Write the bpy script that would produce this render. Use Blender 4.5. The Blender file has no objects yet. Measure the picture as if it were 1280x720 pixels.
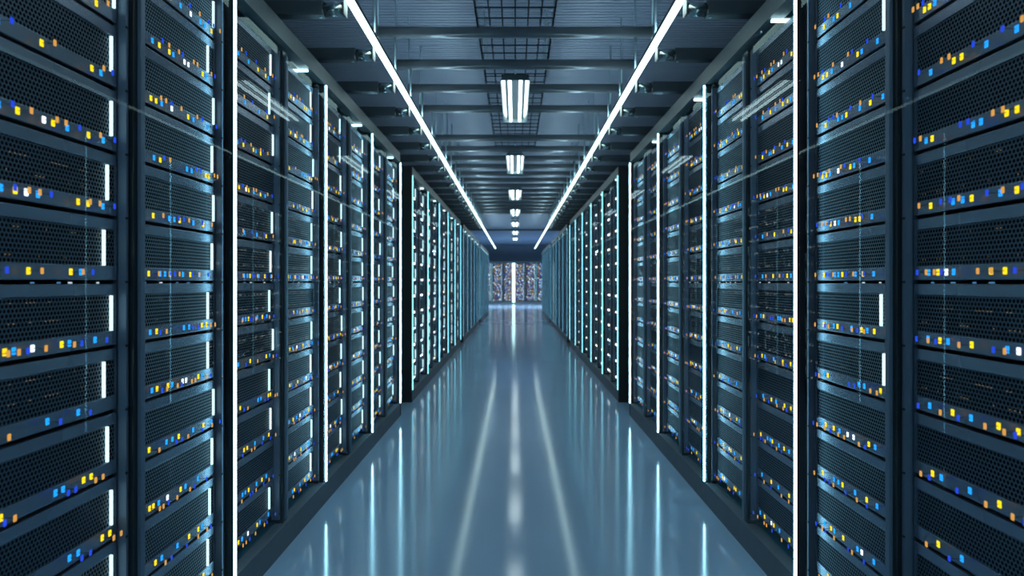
import bpy, bmesh, math, random
from mathutils import Vector, Matrix

random.seed(11)
S = bpy.context.scene
C = S.collection
EYE = 1.165                      # camera height above the floor
F_PX = 880.0
CEIL = 3.235

# ------------------------------------------------------------------ materials
def principled(name, col, rough=0.5, metal=0.0, spec=0.5):
    m = bpy.data.materials.new(name)
    m.use_nodes = True
    b = m.node_tree.nodes['Principled BSDF']
    b.inputs['Base Color'].default_value = (*col, 1)
    b.inputs['Roughness'].default_value = rough
    b.inputs['Metallic'].default_value = metal
    b.inputs['Specular IOR Level'].default_value = spec
    return m

def vary(m, scale=8.0, amount=0.25, rough_amount=0.0, stretch=None):
    """fine procedural unevenness of the base colour (wear and grain, not light)"""
    nt = m.node_tree
    b = nt.nodes['Principled BSDF']
    tc = nt.nodes.new('ShaderNodeTexCoord')
    mp = nt.nodes.new('ShaderNodeMapping')
    if stretch:
        mp.inputs['Scale'].default_value = stretch
    nz = nt.nodes.new('ShaderNodeTexNoise')
    nz.inputs['Scale'].default_value = scale
    nz.inputs['Detail'].default_value = 4
    nt.links.new(tc.outputs['Object'], mp.inputs['Vector'])
    nt.links.new(mp.outputs[0], nz.inputs['Vector'])
    col = b.inputs['Base Color'].default_value[:]
    mx = nt.nodes.new('ShaderNodeMix')
    mx.data_type = 'RGBA'
    mx.inputs['A'].default_value = [c * (1 - amount) for c in col[:3]] + [1]
    mx.inputs['B'].default_value = [min(1, c * (1 + amount)) for c in col[:3]] + [1]
    nt.links.new(nz.outputs['Fac'], mx.inputs['Factor'])
    nt.links.new(mx.outputs['Result'], b.inputs['Base Color'])
    if rough_amount:
        mr = nt.nodes.new('ShaderNodeMapRange')
        r = b.inputs['Roughness'].default_value
        mr.inputs['To Min'].default_value = max(0.02, r - rough_amount)
        mr.inputs['To Max'].default_value = r + rough_amount
        nt.links.new(nz.outputs['Fac'], mr.inputs['Value'])
        nt.links.new(mr.outputs[0], b.inputs['Roughness'])
    return m

def emitter(name, col, strength, sample=True):
    m = bpy.data.materials.new(name)
    m.use_nodes = True
    nt = m.node_tree
    nt.nodes.clear()
    e = nt.nodes.new('ShaderNodeEmission')
    e.inputs['Color'].default_value = (*col, 1)
    e.inputs['Strength'].default_value = strength
    o = nt.nodes.new('ShaderNodeOutputMaterial')
    nt.links.new(e.outputs[0], o.inputs['Surface'])
    m.cycles.emission_sampling = 'AUTO' if sample else 'NONE'
    return m

M = {}
M['floor'] = vary(principled('polished floor', (0.46, 0.65, 0.86), 0.11, 0.0, 0.7), 1.2, 0.05, 0.02)
M['ceiling'] = vary(principled('ribbed deck', (0.24, 0.295, 0.38), 0.45, 0.0, 0.4), 3.0, 0.08)
M['wall'] = vary(principled('blue grey wall paint', (0.30, 0.36, 0.43), 0.6), 3.0, 0.06)
M['steel'] = vary(principled('grey painted steel', (0.12, 0.16, 0.175), 0.42, 0.35), 14.0, 0.12)
M['plinth'] = vary(principled('plinth grey', (0.15, 0.175, 0.20), 0.6), 14.0, 0.10)
M['black'] = vary(principled('black coated steel', (0.010, 0.013, 0.018), 0.42), 10.0, 0.2)
M['panel'] = vary(principled('matt dark end panel', (0.022, 0.021, 0.022), 0.65), 10.0, 0.15)
M['slate'] = vary(principled('slate rail', (0.18, 0.23, 0.31), 0.4, 0.3), 10.0, 0.1)
M['plenum'] = vary(principled('petrol blue liner', (0.02, 0.14, 0.21), 0.5), 8.0, 0.15)
M['bezel'] = vary(principled('brushed bezel metal', (0.22, 0.265, 0.34), 0.26, 0.7), 5.0, 0.04)
M['rod'] = vary(principled('bright rod', (0.42, 0.58, 0.60), 0.35, 0.7), 10.0, 0.1)
M['pipe'] = vary(principled('galvanised pipe', (0.16, 0.19, 0.21), 0.33, 0.55), 9.0, 0.15, 0.05)
M['arm'] = vary(principled('dark arm', (0.10, 0.115, 0.125), 0.34, 0.4), 9.0, 0.15)
M['collar'] = principled('polished collar', (0.42, 0.50, 0.50), 0.22, 0.95)
M['wire'] = vary(principled('tray wire', (0.030, 0.045, 0.065), 0.45, 0.4), 9.0, 0.15)
M['tray side'] = principled('tray side rail', (0.20, 0.25, 0.36), 0.4, 0.5)
M['reflector'] = principled('lamp reflector', (0.22, 0.30, 0.32), 0.30, 0.8)
M['strip'] = emitter('ceiling strip light', (0.72, 1.0, 0.97), 3.2)
M['uplight'] = emitter('added strip uplight', (0.58, 0.86, 1.0), 26.0)  # unseen glow added on the strip tops to brighten the ceiling
M['tube'] = emitter('lamp tube', (0.82, 0.97, 1.0), 8.0)
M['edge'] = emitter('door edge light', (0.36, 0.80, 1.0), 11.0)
M['edge hazed cyan'] = emitter('hazed cyan door edge light', (0.24, 0.78, 1.0), 1.9)  # edge light copy, dimmed and tinted: haze and blur put into the colour
M['edge hazed blue'] = emitter('hazed blue door edge light', (0.18, 0.60, 0.95), 1.5)  # dimmer still, with more distance haze painted into the strip colour
M['pale yellow'] = emitter('pale yellow lens', (1.0, 0.78, 0.50), 3.6, False)  # far lens whitened: sheen of the edge strips put into its colour
M['pale blue'] = emitter('pale blue lens', (0.55, 0.78, 1.0), 3.6, False)  # far blue lens, with the same painted sheen
M['gap dot white'] = emitter('gap dot white', (0.8, 0.92, 1.0), 0.75, False)
M['gap dot blue'] = emitter('gap dot blue', (0.12, 0.32, 0.60), 0.6, False)
M['column'] = emitter('light column glow', (0.55, 0.95, 1.0), 2.2)
M['bar'] = emitter('server light bar', (0.62, 0.95, 1.0), 1.35, False)
M['plenum lamp'] = emitter('plenum lamp', (0.6, 0.92, 1.0), 3.0)
M['yellow'] = emitter('yellow lens', (1.0, 0.70, 0.012), 1.08, False)
M['amber'] = emitter('amber lens and ghost', (0.75, 0.36, 0.08), 0.85, False)
M['sky'] = emitter('light blue lens', (0.015, 0.33, 1.0), 1.15, False)
M['deep'] = emitter('deep blue lens and ghost', (0.02, 0.07, 0.72), 0.9, False)
M['white'] = emitter('white lens', (0.9, 0.97, 1.0), 1.4, False)
M['speck'] = emitter('painted reflection dots', (0.5, 0.36, 0.18), 0.45, False)  # reflections of the opposite status lights, painted as glowing dots

def grille_material():
    """perforated sheet: hexagonally packed round holes, in the sheet's own coordinates"""
    m = principled('perforated grille', (0.075, 0.115, 0.16), 0.4, 0.5)
    nt = m.node_tree
    b = nt.nodes['Principled BSDF']
    N = nt.nodes.new
    L = nt.links.new
    P = 0.0118
    tc = N('ShaderNodeTexCoord')
    sep = N('ShaderNodeSeparateXYZ')
    L(tc.outputs['Object'], sep.inputs[0])
    def mth(op, a, bb=None):
        n = N('ShaderNodeMath')
        n.operation = op
        for i, v in enumerate((a, bb)):
            if v is None:
                continue
            if isinstance(v, (int, float)):
                n.inputs[i].default_value = v
            else:
                L(v, n.inputs[i])
        return n.outputs[0]
    x = mth('DIVIDE', sep.outputs['X'], P)
    z = mth('DIVIDE', sep.outputs['Z'], P)
    R3 = math.sqrt(3.0)
    def lattice(ox, oz):
        fx = mth('SUBTRACT', mth('FLOORED_MODULO', mth('ADD', x, ox), 1.0), 0.5)
        fz = mth('SUBTRACT', mth('FLOORED_MODULO', mth('ADD', z, oz), R3), R3 / 2)
        return mth('SQRT', mth('ADD', mth('MULTIPLY', fx, fx), mth('MULTIPLY', fz, fz)))
    d = mth('MINIMUM', lattice(0, 0), lattice(0.5, R3 / 2))
    mr = N('ShaderNodeMapRange')
    mr.inputs['From Min'].default_value = 0.34
    mr.inputs['From Max'].default_value = 0.42
    L(d, mr.inputs['Value'])
    mx = N('ShaderNodeMix')
    mx.data_type = 'RGBA'
    mx.inputs['A'].default_value = (0.003, 0.005, 0.008, 1)
    mx.inputs['B'].default_value = (0.085, 0.13, 0.18, 1)
    L(mr.outputs[0], mx.inputs['Factor'])
    L(mx.outputs['Result'], b.inputs['Base Color'])
    sp = N('ShaderNodeMath')
    sp.operation = 'MULTIPLY'
    sp.inputs[1].default_value = 0.5
    L(mr.outputs[0], sp.inputs[0])
    L(sp.outputs[0], b.inputs['Specular IOR Level'])
    L(sp.outputs[0], b.inputs['Metallic'])
    bp = N('ShaderNodeBump')
    bp.inputs['Strength'].default_value = 0.6
    bp.inputs['Distance'].default_value = 0.003
    L(mr.outputs[0], bp.inputs['Height'])
    L(bp.outputs[0], b.inputs['Normal'])
    return m
M['grille'] = grille_material()

def glass_material():
    m = bpy.data.materials.new('door glass')
    m.use_nodes = True
    nt = m.node_tree
    nt.nodes.clear()
    t = nt.nodes.new('ShaderNodeBsdfTransparent')
    t.inputs['Color'].default_value = (0.93, 0.97, 0.985, 1)
    g = nt.nodes.new('ShaderNodeBsdfGlossy')
    g.inputs['Roughness'].default_value = 0.0
    g.inputs['Color'].default_value = (0.8, 0.95, 1, 1)
    # coated glass: little mirroring head on, more towards grazing
    lw = nt.nodes.new('ShaderNodeLayerWeight')
    lw.inputs['Blend'].default_value = 0.5
    pw = nt.nodes.new('ShaderNodeMath')
    pw.operation = 'POWER'
    pw.inputs[1].default_value = 6.0
    fr = nt.nodes.new('ShaderNodeMath')
    fr.operation = 'MULTIPLY_ADD'
    fr.inputs[1].default_value = 0.45
    fr.inputs[2].default_value = 0.004
    nt.links.new(lw.outputs['Facing'], pw.inputs[0])
    nt.links.new(pw.outputs[0], fr.inputs[0])
    mx = nt.nodes.new('ShaderNodeMixShader')
    o = nt.nodes.new('ShaderNodeOutputMaterial')
    top = nt.nodes.new('ShaderNodeMath')
    top.operation = 'MINIMUM'
    top.inputs[1].default_value = 0.05
    nt.links.new(fr.outputs[0], top.inputs[0])
    nt.links.new(top.outputs[0], mx.inputs[0])
    nt.links.new(t.outputs[0], mx.inputs[1])
    nt.links.new(g.outputs[0], mx.inputs[2])
    nt.links.new(mx.outputs[0], o.inputs['Surface'])
    return m
M['glass'] = glass_material()

# ------------------------------------------------------------------ mesh helpers
class MB:
    """collects shapes into one mesh"""
    def __init__(self):
        self.bm = bmesh.new()
        self.mats = []
    def mi(self, m):
        if m not in self.mats:
            self.mats.append(m)
        return self.mats.index(m)
    def box(self, x0, x1, y0, y1, z0, z1, m='steel', bev=0.0):
        bm = self.bm
        vs = [bm.verts.new(p) for p in ((x0, y0, z0), (x1, y0, z0), (x1, y1, z0), (x0, y1, z0),
                                        (x0, y0, z1), (x1, y0, z1), (x1, y1, z1), (x0, y1, z1))]
        i = self.mi(m)
        fs = [bm.faces.new([vs[k] for k in q]) for q in ((0, 3, 2, 1), (4, 5, 6, 7), (0, 1, 5, 4), (1, 2, 6, 5), (2, 3, 7, 6), (3, 0, 4, 7))]
        for f in fs:
            f.material_index = i
        if bev:
            es = list({e for f in fs for e in f.edges})
            r = bmesh.ops.bevel(bm, geom=es, offset=bev, segments=2, affect='EDGES', profile=0.5)
            for f in r['faces']:
                f.material_index = i
        return self
    def prism(self, pts, axis, a, b, m, smooth=False):
        """pts: closed outline in the plane across AXIS, swept from a to b along it"""
        bm = self.bm
        def mk(p, t):
            return (t, p[0], p[1]) if axis == 'x' else (p[0], t, p[1]) if axis == 'y' else (p[0], p[1], t)
        v0 = [bm.verts.new(mk(p, a)) for p in pts]
        v1 = [bm.verts.new(mk(p, b)) for p in pts]
        i = self.mi(m)
        n = len(pts)
        fs = [bm.faces.new((v0[k], v0[(k + 1) % n], v1[(k + 1) % n], v1[k])) for k in range(n)]
        for f in fs:
            f.smooth = smooth
        fs += [bm.faces.new(v0[::-1]), bm.faces.new(v1)]
        for f in fs:
            f.material_index = i
        return self
    def rod(self, axis, a, b, c, r, m, n=10):
        pts = [(c[0] + r * math.cos(2 * math.pi * k / n), c[1] + r * math.sin(2 * math.pi * k / n)) for k in range(n)]
        return self.prism(pts, axis, a, b, m, True)
    def cut(self, axis, step):
        """extra cross sections along a long piece, so that its light is sampled evenly"""
        k = 'xyz'.index(axis)
        lo = min(v.co[k] for v in self.bm.verts)
        hi = max(v.co[k] for v in self.bm.verts)
        t = lo + step
        while t < hi - 0.3 * step:
            co, no = [0, 0, 0], [0, 0, 0]
            co[k], no[k] = t, 1
            bmesh.ops.bisect_plane(self.bm, geom=self.bm.verts[:] + self.bm.edges[:] + self.bm.faces[:], plane_co=co, plane_no=no)
            t += step
        return self
    def mesh(self, name):
        bmesh.ops.recalc_face_normals(self.bm, faces=self.bm.faces[:])
        me = bpy.data.meshes.new(name)
        self.bm.to_mesh(me)
        self.bm.free()
        for k in self.mats:
            me.materials.append(M[k])
        return me

def put(name, me, parent=None, loc=(0, 0, 0)):
    o = bpy.data.objects.new(name, me)
    C.objects.link(o)
    o.parent = parent
    o.location = loc
    return o

def empty(name, loc=(0, 0, 0), rz=0.0):
    o = bpy.data.objects.new(name, None)
    C.objects.link(o)
    o.empty_display_size = 0.05
    o.location = loc
    o.rotation_euler = (0, 0, rz)
    return o

def tag(o, label, cat, group=None, kind=None):
    o['label'] = label
    if cat:
        o['category'] = cat
    if group:
        o['group'] = group
    if kind:
        o['kind'] = kind
    return o

def structure(name, me, label=None):
    o = put(name, me)
    o['kind'] = 'structure'
    if label:
        o['label'] = label
    return o

ORD = ('first second third fourth fifth sixth seventh eighth ninth tenth eleventh twelfth thirteenth fourteenth fifteenth sixteenth '
       'seventeenth eighteenth nineteenth twentieth').split()
ORD += ['twenty-' + w for w in ORD[:9]] + ['thirtieth'] + ['thirty-' + w for w in ORD[:9]]

# ------------------------------------------------------------------ the room
XW, Y0, Y1 = 2.6, -2.6, 39.6
structure('floor', MB().box(-XW, XW, Y0, Y1, -0.1, 0.0, 'floor').mesh('floor'), 'polished grey floor down the aisle')

def ceiling_mesh():
    mb = MB()
    pitch = 0.056
    pts = [(Y0, CEIL + 0.12)]
    y = Y0
    while y < Y1:
        pts += [(y, CEIL), (y + pitch * 0.62, CEIL), (y + pitch * 0.72, CEIL + 0.020), (y + pitch * 0.9, CEIL + 0.020)]
        y += pitch
    pts += [(Y1 + 0.1, CEIL), (Y1 + 0.1, CEIL + 0.12)]
    bm = mb.bm
    i = mb.mi('ceiling')
    a = [bm.verts.new((-XW, p[0], p[1])) for p in pts]
    b = [bm.verts.new((XW, p[0], p[1])) for p in pts]
    for k in range(len(pts)):
        f = bm.faces.new((a[k], a[(k + 1) % len(pts)], b[(k + 1) % len(pts)], b[k]))
        f.material_index = i
    return mb.mesh('ceiling')
structure('ceiling', ceiling_mesh(), 'ribbed blue-grey metal deck ceiling')
structure('wall_left', MB().box(-XW - 0.1, -XW, Y0, Y1, -0.1, CEIL + 0.12, 'wall').mesh('wall_left'))
structure('wall_right', MB().box(XW, XW + 0.1, Y0, Y1, -0.1, CEIL + 0.12, 'wall').mesh('wall_right'))
structure('wall_back', MB().box(-XW, XW, Y1, Y1 + 0.1, -0.1, CEIL + 0.12, 'wall').mesh('wall_back'), 'dark blue-grey wall above the end cabinets')
structure('wall_front', MB().box(-XW, XW, Y0 - 0.1, Y0, -0.1, CEIL + 0.12, 'wall').mesh('wall_front'))
structure('trim_1', MB().box(-XW, XW, 27.6, 27.72, CEIL - 0.06, CEIL, 'arm').mesh('trim_1'), 'dark joint strip across the far ceiling')

# ------------------------------------------------------------------ cabinets
CW = 1.205                      # width of one two-bay cabinet
HT = 2.285                      # cabinet height
DEEP = 0.95
E5 = 0.0003
def cabinet_meshes():
    me = {}
    me['plinth'] = MB().box(E5, CW - E5, 0, DEEP, 0, 0.11, 'plinth').mesh('plinth')
    me['header'] = MB().box(E5, CW - E5, 0, 0.06, 2.205, HT, 'steel').box(E5, CW - E5, 0.06, DEEP, HT - 0.02, HT, 'steel').mesh('header')
    me['edge_post'] = MB().prism([(-0.0055, 0.001), (0.0055, 0.001), (0.0075, 0.030), (0.026, 0.034), (0.026, 0.11), (-0.026, 0.11), (-0.026, 0.034), (-0.0075, 0.030)], 'z', 0.1105, 2.2045, 'black').mesh('edge_post')
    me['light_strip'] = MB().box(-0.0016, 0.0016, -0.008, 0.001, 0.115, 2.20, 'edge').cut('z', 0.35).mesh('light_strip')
    for tone in ('edge hazed cyan', 'edge hazed blue'):
        me[tone] = MB().box(-0.0045, 0.0045, -0.008 if tone == 'edge hazed cyan' else -0.003, 0.001, 0.115, 2.20, tone).cut('z', 0.7).mesh('light_strip')
    me['center_post'] = (MB().box(-0.030, 0.030, 0.016, 0.11, 0.11, 2.178, 'black')
                         .box(-0.011, 0.011, 0.005, 0.016, 0.12, 2.16, 'slate', 0.002).mesh('center_post'))
    rail = MB()
    rail.box(-0.0055, 0.0055, 0.026, 0.06, 0.13, 2.176, 'slate')
    for k in range(-6, 7):
        rail.box(-0.006, 0.006, 0.0245, 0.028, EYE + k * 0.168 - 0.003, EYE + k * 0.168 + 0.003, 'black')
    me['rack_rail'] = rail.mesh('rack_rail')
    me['glass_pane'] = MB().box(0.028, CW - 0.028, 0.0000, 0.0012, 0.112, 2.203, 'glass').mesh('glass_pane')
    # a single sheet: the front face alone refracts nothing and mirrors once
    bm = bmesh.new()
    vs = [bm.verts.new(p) for p in ((0.022, 0, 0.11), (CW - 0.022, 0, 0.11), (CW - 0.022, 0, 2.205), (0.022, 0, 2.205))]
    bm.faces.new(vs)
    g = bpy.data.meshes.new('glass_pane')
    bm.to_mesh(g)
    bm.free()
    g.materials.append(M['glass'])
    me['glass_pane'] = g
    me['liner'] = (MB().box(0.03, CW - 0.03, 0.115, 0.125, 2.182, HT - 0.02, 'plenum')
                   .box(0.03, CW - 0.03, 0.115, 0.70, 2.178, 2.182, 'plenum').mesh('liner'))
    me['toe_panel'] = MB().box(0.03, CW - 0.03, 0.05, 0.90, 0.11, 0.114, 'plenum').mesh('toe_panel')
    me['plenum_lamp'] = MB().box(-0.009, 0.009, 0.012, 0.085, 2.192, 2.202, 'plenum lamp').mesh('plenum_lamp')
    me['back_panel'] = MB().box(E5, CW - E5, DEEP - 0.02, DEEP, 0.11, HT - 0.02, 'black').mesh('back_panel')
    me['side_panel'] = MB().box(-0.036, -0.026, 0.0, DEEP, 0.0, HT, 'panel').mesh('side_panel')
    return me
CM = cabinet_meshes()

def cabinet(loc, rz, label, group, start=False, end=False, tone='light_strip'):
    r = empty('server_cabinet', loc, rz)
    tag(r, label, 'server cabinet', group)
    put('plinth', CM['plinth'], r)
    put('header', CM['header'], r)
    put('back_panel', CM['back_panel'], r)
    put('plenum_liner', CM['liner'], r)
    put('toe_panel', CM['toe_panel'], r)
    for x in [0.0] + ([CW] if end else []):
        p = put('edge_post', CM['edge_post'], r, (x, 0, 0))
        s = put('light_strip', CM[tone], p)
        s['label'] = 'white light strip'
    put('center_post', CM['center_post'], r, (CW / 2, 0, 0))
    for x in (0.036, 0.562, 0.643, CW - 0.036):
        put('rack_rail', CM['rack_rail'], r, (x, 0, 0))
    put('glass_pane', CM['glass_pane'], r)
    lamp = put('plenum_lamp', CM['plenum_lamp'], r, (0.93, 0, 0))
    lamp['label'] = 'small white lamp under the header'
    if start:
        put('side_panel', CM['side_panel'], r)
    if end:
        put('side_panel', CM['side_panel'], r, (CW + 0.062, 0, 0))
    return r

# ------------------------------------------------------------------ servers
SW, SH, SY = 0.496, 0.158, 0.046        # half-open bay fit: width, height, front plane behind the cabinet's front
HW = SW / 2
PITCH = 0.168
LIP0, LED1 = 0.130, 0.036
ch = MB()
ch.box(-HW + 0.004, HW - 0.004, 0.014, 0.55, 0.002, SH - 0.002, 'black')
ch.box(-HW, HW, 0.0, 0.014, LIP0, SH, 'bezel', 0.0015)
ch.box(-HW, HW, 0.0, 0.014, 0.0, LED1, 'bezel', 0.0015)
ch.box(-HW, -HW + 0.012, 0.0005, 0.014, LED1, LIP0, 'bezel')
ch.box(HW - 0.006, HW, 0.0005, 0.014, LED1, LIP0, 'bezel')
CHASSIS = ch.mesh('chassis')

def grille(specks, seed):
    mb = MB()
    mb.box(-HW + 0.012, HW - 0.006, 0.004, 0.010, LED1, LIP0, 'grille')
    rnd = random.Random(seed)
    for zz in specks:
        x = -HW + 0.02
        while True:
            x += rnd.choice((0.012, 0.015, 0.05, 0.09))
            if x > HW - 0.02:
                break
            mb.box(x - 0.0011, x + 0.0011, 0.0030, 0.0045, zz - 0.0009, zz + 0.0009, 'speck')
    return mb.mesh('grille')
GR = [grille((), 0)]
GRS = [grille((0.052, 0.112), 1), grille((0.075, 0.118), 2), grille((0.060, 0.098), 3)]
BAR = MB().box(-0.0027, 0.0027, -0.003, 0.006, LED1 + 0.001, LIP0 - 0.002, 'bar', 0.001).mesh('light_bar')

GAP_DOTS = [MB().box(-w, w, 0.001, 0.005, SH + 0.0016, SH + 0.0048, m).mesh('gap_dot')  # small glowing dots in the gap above a server
         for w, m in ((0.003, 'gap dot white'), (0.005, 'gap dot white'), (0.007, 'gap dot blue'), (0.004, 'gap dot blue'))]

def lens(bright, dim, two=True):
    mb = MB()
    mb.box(-0.0062, 0.0062, -0.0018, 0.002, -0.0080, 0.0080, bright, 0.0018)
    if two:                      # ghost image of the light, shaped as a dimmer lens on an added stalk
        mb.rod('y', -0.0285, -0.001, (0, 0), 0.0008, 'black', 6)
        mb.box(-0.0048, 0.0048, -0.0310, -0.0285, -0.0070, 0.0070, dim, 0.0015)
    return mb.mesh('status_light')
LENS = {'y': lens('yellow', 'amber'), 'b': lens('sky', 'deep'), 'w': lens('white', 'amber')}

PATTERNS = ['by.....bb..yy', 'y.by..b.yby', 'b.y..wy.b..y.b', 'yb.y.b.w.bb.y', 'by.yb.ww..yb', 'b.yb..y...bw..b', 'yb..b..y.yb', 'bb.y...yb.y',
            'yyb.w..yb..b', 'b..yy..b..b.y', 'y.b..b.y', 'b..y...yb', 'y...b..b', 'b..y.b..y.yb', 'y..bby..b.y.b', 'bywb...yy.b']

def led_spots(rnd):
    pat = rnd.choice(PATTERNS)
    x = -HW + 0.022 + rnd.random() * 0.03
    step = (SW - 0.075) / (len(pat) + 1) * (0.85 + 0.25 * rnd.random())
    out = []
    for c in pat:
        x += step * (0.75 + 0.5 * rnd.random())
        if c != '.' and x < HW - 0.02:
            out.append((c, x))
    return out

def near_server(loc, rz, label, group, rnd, row, bar, specks):
    r = put('server', CHASSIS, None, loc)
    r.rotation_euler = (0, 0, rz)
    tag(r, label, 'server', group)
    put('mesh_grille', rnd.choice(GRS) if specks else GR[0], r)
    if row == 6:
        for q in range(5):
            if rnd.random() < 0.8:
                put('gap_dot', rnd.choice(GAP_DOTS), r, (-0.19 + 0.09 * q + rnd.uniform(-0.03, 0.03), 0, 0))
    if bar:
        b = put('light_bar', BAR, r, (HW - 0.012 - rnd.choice((0.0, 0.012, 0.03, 0.045)), 0, 0))
        b['label'] = 'white glowing light bar'
    for c, x in led_spots(rnd):
        s = put('status_light', LENS[c], r, (x, 0, 0.019))
        s['label'] = {'y': 'yellow status light', 'b': 'blue status light', 'w': 'white status light'}[c]

def far_server_into(mb, rnd, bar):
    """every feature of a small, far server in one mesh, in the server's own coordinates"""
    mb.box(-HW, HW, 0.0, 0.03, LIP0, SH, 'bezel')
    mb.box(-HW, HW, 0.0, 0.03, 0.0, LED1, 'bezel')
    mb.box(-HW, HW, 0.004, 0.30, LED1 - 0.001, LIP0 + 0.001, 'grille')
    if bar:
        x = HW - 0.012 - rnd.choice((0.0, 0.012, 0.03))
        mb.box(x - 0.0035, x + 0.0035, -0.003, 0.004, LED1, LIP0, 'bar')
    for c, x in led_spots(rnd):
        mb.box(x - 0.0095, x + 0.0095, -0.002, 0.001, 0.008, 0.029, {'y': 'pale yellow', 'b': 'pale blue', 'w': 'white'}[c])

FAR = []
for k in range(8):
    mb = MB()
    far_server_into(mb, random.Random(50 + k), k % 4 != 3)
    FAR.append(mb.mesh('server'))

FAR_END = []
for k in range(8):
    r2 = random.Random(90 + k)
    mb = MB()
    mb.box(-HW, HW, 0.0, 0.30, 0.0, SH, 'black')
    for zz in (0.02, 0.075, 0.125):
        x = -HW + 0.03
        while x < HW - 0.07:
            c = r2.choice(('amber', 'yellow', 'sky', 'deep', 'deep', 'pale blue', 'deep', 'amber', None))
            wd = r2.choice((0.02, 0.035))
            if c:
                mb.box(x, x + wd, -0.003, 0.001, zz - 0.011, zz + 0.013, c)
            x += wd + 0.02
    mb.box(HW - 0.060 + 0.008 * (k % 4), HW - 0.044 + 0.008 * (k % 4), -0.004, 0.001, 0.004, SH - 0.004, 'bar')
    FAR_END.append(mb.mesh('server'))

BAYS = (0.300, 0.905)           # bay centres along a cabinet
STARTS = [[1.30, 4], [6.845, 5], [13.57, 5], [20.30, 5]]
SIDE = {'left': (-1.0, math.pi / 2), 'right': (1.0, -math.pi / 2)}
BLOCK = ['nearest', 'second', 'third', 'farthest']
stuff_list = []                 # placements of the servers past three hundred
def world(origin, rz, x, y, z):
    c, s = math.cos(rz), math.sin(rz)
    return Vector((origin[0] + c * x - s * y, origin[1] + s * x + c * y, origin[2] + z))

rnd = random.Random(7)
n_single = 0
for side, (X, rz) in SIDE.items():
    for b, (ys, n) in enumerate(STARTS):
        for k in range(n):
            ya = ys + k * CW
            origin = (X, ya, 0) if side == 'left' else (X, ya + CW, 0)
            first, last = k == 0, k == n - 1
            st, en = (first, last) if side == 'left' else (last, first)
            lab = f'glass-fronted server cabinet with glowing edge strips, {ORD[k]} along the {BLOCK[b]} {side} rack block'
            cabinet(origin, rz, lab, f'server cabinets on the {side} of the aisle', st, en, ('light_strip', 'edge hazed cyan', 'edge hazed blue', 'edge hazed blue')[b])
            for bay in range(2):
                bx = BAYS[bay]
                col = 2 * k + (bay if side == 'left' else 1 - bay)       # columns counted from the camera
                for row in range(12):                                    # from the top
                    z = EYE + (5 - row) * PITCH + 0.005
                    p = world(origin, rz, bx, SY, z)
                    if b == 0:
                        bar = rnd.random() < (0.93 if side == 'left' else 0.5)
                        near_server(p, rz, f'mesh-fronted server, {ORD[row]} from top, {ORD[col]} column of nearest {side} rack block',
                                    f'servers in column {col + 1} of the near {side} racks', rnd, row, bar, 4 <= row <= 7)
                        n_single += 1
                    elif b == 1 and (col < 4 or (col == 4 and side == 'left')):
                        o = put('server', rnd.choice(FAR), None, p)
                        o.rotation_euler = (0, 0, rz)
                        tag(o, f'small mesh-fronted server, {ORD[row]} from top, {ORD[col]} column of second {side} rack block', 'server',
                            f'servers in the second {side} rack block')
                        n_single += 1
                    else:
                        stuff_list.append((p, rz, False))
# the end row of cabinets, facing the camera
for k in range(4):
    ox = -2 * CW - 0.06 + k * CW
    cabinet((ox, 38.2, 0), 0.0, f'glass-fronted cabinet against the end wall, {ORD[k]} from the left', 'cabinets across the end of the aisle', k == 0, k == 3, 'edge hazed cyan')
    for bx in BAYS:
        for row in range(12):
            stuff_list.append((Vector((ox + bx, 38.2 + SY, EYE + (5 - row) * PITCH + 0.005)), 0.0, True))

r = empty('light_column', (-0.085, 38.02, 0))
tag(r, 'tall cyan-white light column standing before the end cabinets', 'light column')
put('base', MB().rod('z', 0.0, 0.05, (0, 0), 0.11, 'black', 24).mesh('base'), r)
put('tube', MB().rod('z', 0.05, 2.19, (0, 0), 0.075, 'column', 24).mesh('tube'), r)
put('cap', MB().rod('z', 2.19, 2.215, (0, 0), 0.08, 'black', 24).mesh('cap'), r)

def stuff_mesh():
    verts, faces, mats, order = [], [], [], []
    names = ['bezel', 'grille', 'bar', 'yellow', 'sky', 'white']
    for p, rz, end_row in stuff_list:
        src = rnd.choice(FAR_END if end_row else FAR)
        mat = Matrix.Translation(p) @ Matrix.Rotation(rz, 4, 'Z')
        base = len(verts)
        verts += [mat @ v.co for v in src.vertices]
        for f in src.polygons:
            faces.append([base + i for i in f.vertices])
            mats.append(src.materials[f.material_index])
    me = bpy.data.meshes.new('distant_servers')
    me.from_pydata(verts, [], faces)
    uniq = []
    for m in mats:
        if m not in uniq:
            uniq.append(m)
    for m in uniq:
        me.materials.append(m)
    for f, m in zip(me.polygons, mats):
        f.material_index = uniq.index(m)
    return me
tag(put('distant_servers', stuff_mesh()), 'tiny servers with glowing dots filling the distant racks', 'servers', None, 'stuff')

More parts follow.
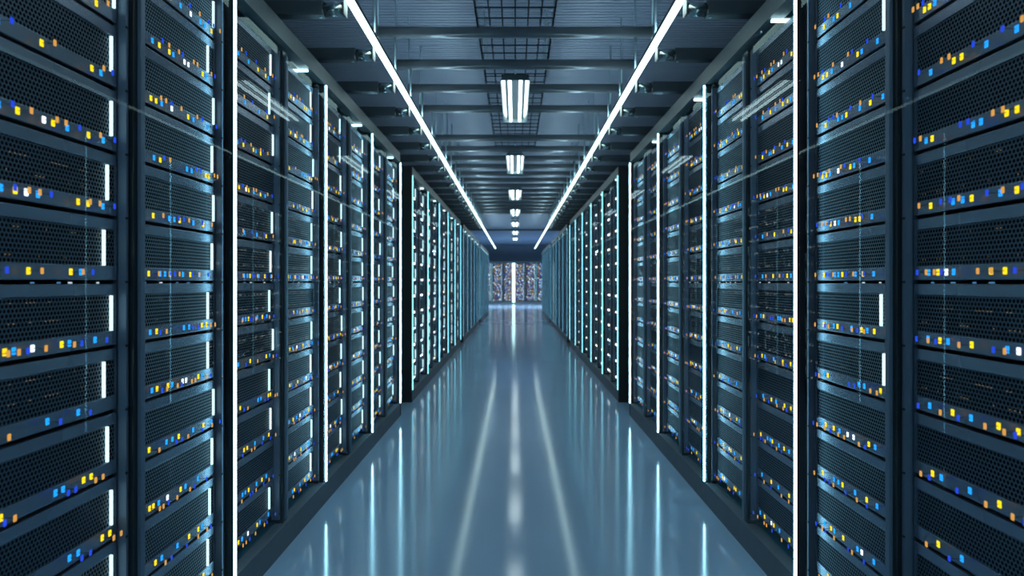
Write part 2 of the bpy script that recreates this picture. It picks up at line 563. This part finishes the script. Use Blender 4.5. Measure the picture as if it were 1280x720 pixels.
# ------------------------------------------------------------------ ceiling strip lights
ZS = EYE + 1.24
XS = 0.728
rod_y = [3.65, 4.27, 4.90, 5.51, 6.16] + [7.40 + 0.61 * k for k in range(14)]
beam_y = rod_y
for side, sx in (('left', -1), ('right', 1)):
    r = empty('ceiling_strip_light', (sx * XS, 0, ZS))
    tag(r, f'long white strip light hung along the {side} side of the ceiling', 'strip light', 'ceiling strip lights')
    h = MB()
    h.prism([(-0.0205, 0.002), (-0.0205, 0.020), (-0.0185, 0.020), (-0.0185, 0.009), (0.0185, 0.009), (0.0185, 0.020), (0.0205, 0.020), (0.0205, 0.002)], 'y', -2.2, 26.0, 'black')
    put('housing', h.mesh('housing'), r)
    u = put('added_uplight', MB().box(-0.016, 0.016, -2.2, 26.0, 0.009, 0.012, 'uplight').cut('y', 0.7).mesh('added_uplight'), r)
    u['label'] = 'added white glow on top lighting the ceiling'
    d = put('diffuser', MB().prism([(-0.0185, 0.002), (0.0185, 0.002), (0.0185, -0.003), (0.012, -0.006), (-0.012, -0.006), (-0.0185, -0.003)], 'y', -2.2, 26.0, 'strip').cut('y', 0.7).mesh('diffuser'), r)
    d['label'] = 'bright white diffuser'
    rod = MB().rod('z', 0.012, EYE + 1.484 - ZS, (0, 0), 0.0065, 'rod', 8).mesh('hanger_rod')
    for y in rod_y:
        put('hanger_rod', rod, r, (0, y, 0))

# cross pipes between the two strips
pm = MB()
pz = EYE + 1.514
prof = []
for cx, cz, a0 in ((0.006, 0.013, 0), (-0.006, 0.013, 90), (-0.006, -0.013, 180), (0.006, -0.013, 270)):
    for k in range(6):
        a = math.radians(a0 + 18 * k)
        prof.append((cx + 0.020 * math.cos(a), pz + cz + 0.020 * math.sin(a)))
pm.prism([(p[0], p[1]) for p in prof], 'x', -0.830, 0.830, 'pipe', True)
PIPE = pm.mesh('pipe')
cl = MB()
cl.box(-0.838, -0.828, -0.030, 0.030, pz - 0.035, pz + 0.035, 'pipe', 0.003)
cl.rod('z', pz + 0.03, CEIL, (-0.833, 0.0), 0.005, 'rod', 8)
CLAMP = cl.mesh('end_hanger')
for i, y in enumerate(beam_y):
    r = empty('cross_pipe', (0, y, 0))
    tag(r, f'grey rounded cross pipe between the ceiling strips, {ORD[i]} from the camera', 'pipe', 'cross pipes under the ceiling')
    put('pipe', PIPE, r)
    put('end_hanger', CLAMP, r)
    put('end_hanger', CLAMP, r, (1.666, 0, 0))

# bracket arms from the strips out over the cabinets
za = EYE + 1.17
def arm_meshes(sx):
    a = MB()
    def bx(x0, x1, *rest):
        x0, x1 = sorted((sx * x0, sx * x1))
        return (x0, x1) + rest
    a.box(*bx(0.84, 1.60, -0.030, 0.030, za, za + 0.066, 'arm', 0.006))
    a.box(*bx(1.30, 1.36, -0.025, 0.025, HT, za + 0.004, 'arm'))
    c = MB()
    c.rod('x', sx * 0.752, sx * 0.845, (0.0, za + 0.033), 0.031, 'collar', 20)
    e = MB()
    e.box(*bx(0.7485, 0.753, -0.034, 0.034, za + 0.004, za + 0.068, 'pipe', 0.001))
    p = MB()
    p.rod('z', za - 0.004, za + 0.001, (sx * 0.86, 0.0), 0.008, 'rod', 10)
    return a.mesh('arm'), c.mesh('collar'), e.mesh('end_plate'), p.mesh('bolt')
for side, sx in (('left', -1), ('right', 1)):
    A, Cc, E, Bt = arm_meshes(sx)
    for i in range(21):
        y = 3.11 + 0.625 * i
        r = empty('ceiling_bracket', (0, y, 0))
        tag(r, f'dark bracket arm with shiny collar at the {side} ceiling strip, {ORD[i]} from the camera', 'bracket', f'bracket arms on the {side}')
        put('arm', A, r)
        put('collar', Cc, r)['label'] = 'shiny metal collar'
        put('end_plate', E, r)
        put('bolt', Bt, r)

# ------------------------------------------------------------------ wire tray and lamps on the centre line
TZ = EYE + 1.60
def tray(y0, y1, label):
    r = empty('cable_tray', (0, y0, TZ))
    tag(r, label, 'cable tray', 'wire trays along the ceiling')
    mb = MB()
    hw = 0.235
    for k in range(7):
        x = -hw + 2 * hw * k / 6
        mb.box(x - 0.0045, x + 0.0045, 0, y1 - y0, 0, 0.009, 'wire')
        yy = 0.0
        while yy < y1 - y0:          # short standing wires
            mb.box(x - 0.004, x + 0.004, yy, yy + 0.006, 0.009, 0.06, 'wire')
            yy += 0.163
    yy = 0.0
    while yy <= y1 - y0 + 0.001:
        mb.box(-hw, hw, yy, yy + 0.008, -0.006, 0.0, 'wire')
        yy += 0.163
    put('wire_mesh', mb.mesh('wire_mesh'), r)
    for sx in (-1, 1):
        put('side_rail', MB().box(sx * hw - 0.004, sx * hw + 0.004, 0, y1 - y0, 0.0, 0.062, 'tray side').mesh('side_rail'), r)
    hang = MB().rod('z', 0.06, CEIL - TZ, (0, 0), 0.004, 'rod', 8).mesh('hanger_rod')
    for sx in (-1, 1):
        for yy in (0.15, y1 - y0 - 0.15):
            put('hanger_rod', hang, r, (sx * hw, yy, 0))
tray(2.30, 5.42, 'near wire mesh cable tray hung along the middle of the ceiling')
tray(5.46, 8.58, 'farther wire mesh cable tray along the middle of the ceiling')

LZ = EYE + 1.44
def lamp_meshes():
    h = MB()
    L = 0.66
    # shallow trough with two flared reflector sides, a top and two ends
    for sx in (-1, 1):
        h.prism([(sx * 0.074, 0.030), (sx * 0.080, 0.030), (sx * 0.108, 0.0), (sx * 0.103, 0.0)], 'y', -L, L, 'reflector')
    h.box(-0.080, 0.080, -L, L, 0.030, 0.040, 'reflector')
    e = MB()
    e.prism([(-0.107, 0.0), (0.107, 0.0), (0.080, 0.040), (-0.080, 0.040)], 'y', -0.006, 0.006, 'reflector')
    b = MB()
    b.box(-0.105, 0.105, -0.012, 0.012, 0.128, 0.142, 'black')
    for x in (-0.06, 0.0, 0.06):
        b.box(x - 0.005, x + 0.005, -0.006, 0.006, 0.040, 0.128, 'black')
    t = MB()
    t.rod('y', -L + 0.01, L - 0.01, (0, 0), 0.0105, 'tube', 12)
    return h.mesh('housing'), e.mesh('end_cap'), t.mesh('tube'), b.mesh('mount_bracket')
LH, LE, LT, LK = lamp_meshes()
lamp_rod = MB().rod('z', 0.038, CEIL - LZ, (0, 0), 0.006, 'rod', 8).mesh('hanger_rod')
for i in range(8):
    yc = 2.86 if i == 0 else 5.69 + 3.0 * (i - 1)
    r = empty('ceiling_lamp', (0, yc, LZ))
    tag(r, f'white two-tube lamp hung on the ceiling centre line, {ORD[i]} from the camera', 'ceiling lamp', 'two-tube lamps along the ceiling')
    put('housing', LH, r)
    put('mount_bracket', LK, r, (0, -0.30, 0))
    for sy in (-1, 1):
        put('end_cap', LE, r, (0, sy * 0.667, 0))
        put('hanger_rod', lamp_rod, r, (0, sy * 0.5, 0))
    for sx in (-1, 1):
        t = put('tube', LT, r, (sx * 0.040, 0, 0.0155))
        t['label'] = 'bright white tube'

# two unseen lamps added over the far cross aisle to brighten the end wall
for sx, word in ((-1, 'left'), (1, 'right')):
    r = empty('ceiling_lamp', (sx * 1.85, 33.0, LZ))
    tag(r, f'added unseen two-tube lamp over the far cross aisle on the {word}', 'ceiling lamp', 'added lamps over the cross aisle')
    put('housing', LH, r)
    for sy in (-1, 1):
        put('end_cap', LE, r, (0, sy * 0.667, 0))
        put('hanger_rod', lamp_rod, r, (0, sy * 0.5, 0))
    for tx in (-1, 1):
        put('tube', LT, r, (tx * 0.040, 0, 0.0155))
    la = bpy.data.lights.new('added end wall light', 'AREA')
    la.shape = 'RECTANGLE'
    la.size, la.size_y = 0.16, 1.3
    la.energy = 130
    la.color = (0.6, 0.82, 1.0)
    lo = bpy.data.objects.new('added_lamp_light', la)
    C.objects.link(lo)
    lo.parent = r
    lo.location = (0, 0, -0.004)

# ------------------------------------------------------------------ world, camera, colour
w = bpy.data.worlds.new('World')
S.world = w
w.use_nodes = True
w.node_tree.nodes['Background'].inputs['Color'].default_value = (0.02, 0.03, 0.04, 1)
w.node_tree.nodes['Background'].inputs['Strength'].default_value = 0.2

cam = bpy.data.cameras.new('camera')
cam.sensor_width = 36.0
cam.lens = F_PX / 1280 * 36.0
cam.shift_x = (640 - 644) / 1280.0
cam.shift_y = -(360 - 352.5) / 1280.0
cam.dof.use_dof = True
cam.dof.focus_distance = 2.7
cam.dof.aperture_fstop = 3.2
co = bpy.data.objects.new('camera', cam)
C.objects.link(co)
co.location = (0, 0, EYE)
co.rotation_euler = (math.pi / 2, 0, 0)
S.camera = co
cam.clip_start = 0.05
cam.clip_end = 200

S.view_settings.view_transform = 'Standard'
S.view_settings.look = 'None'
S.view_settings.gamma = 1.0
S.view_settings.use_curve_mapping = False
S.view_settings.exposure = 0.25
S.cycles.max_bounces = 8
S.cycles.transparent_max_bounces = 24
S.cycles.use_denoising = True
S.cycles.use_adaptive_sampling = False
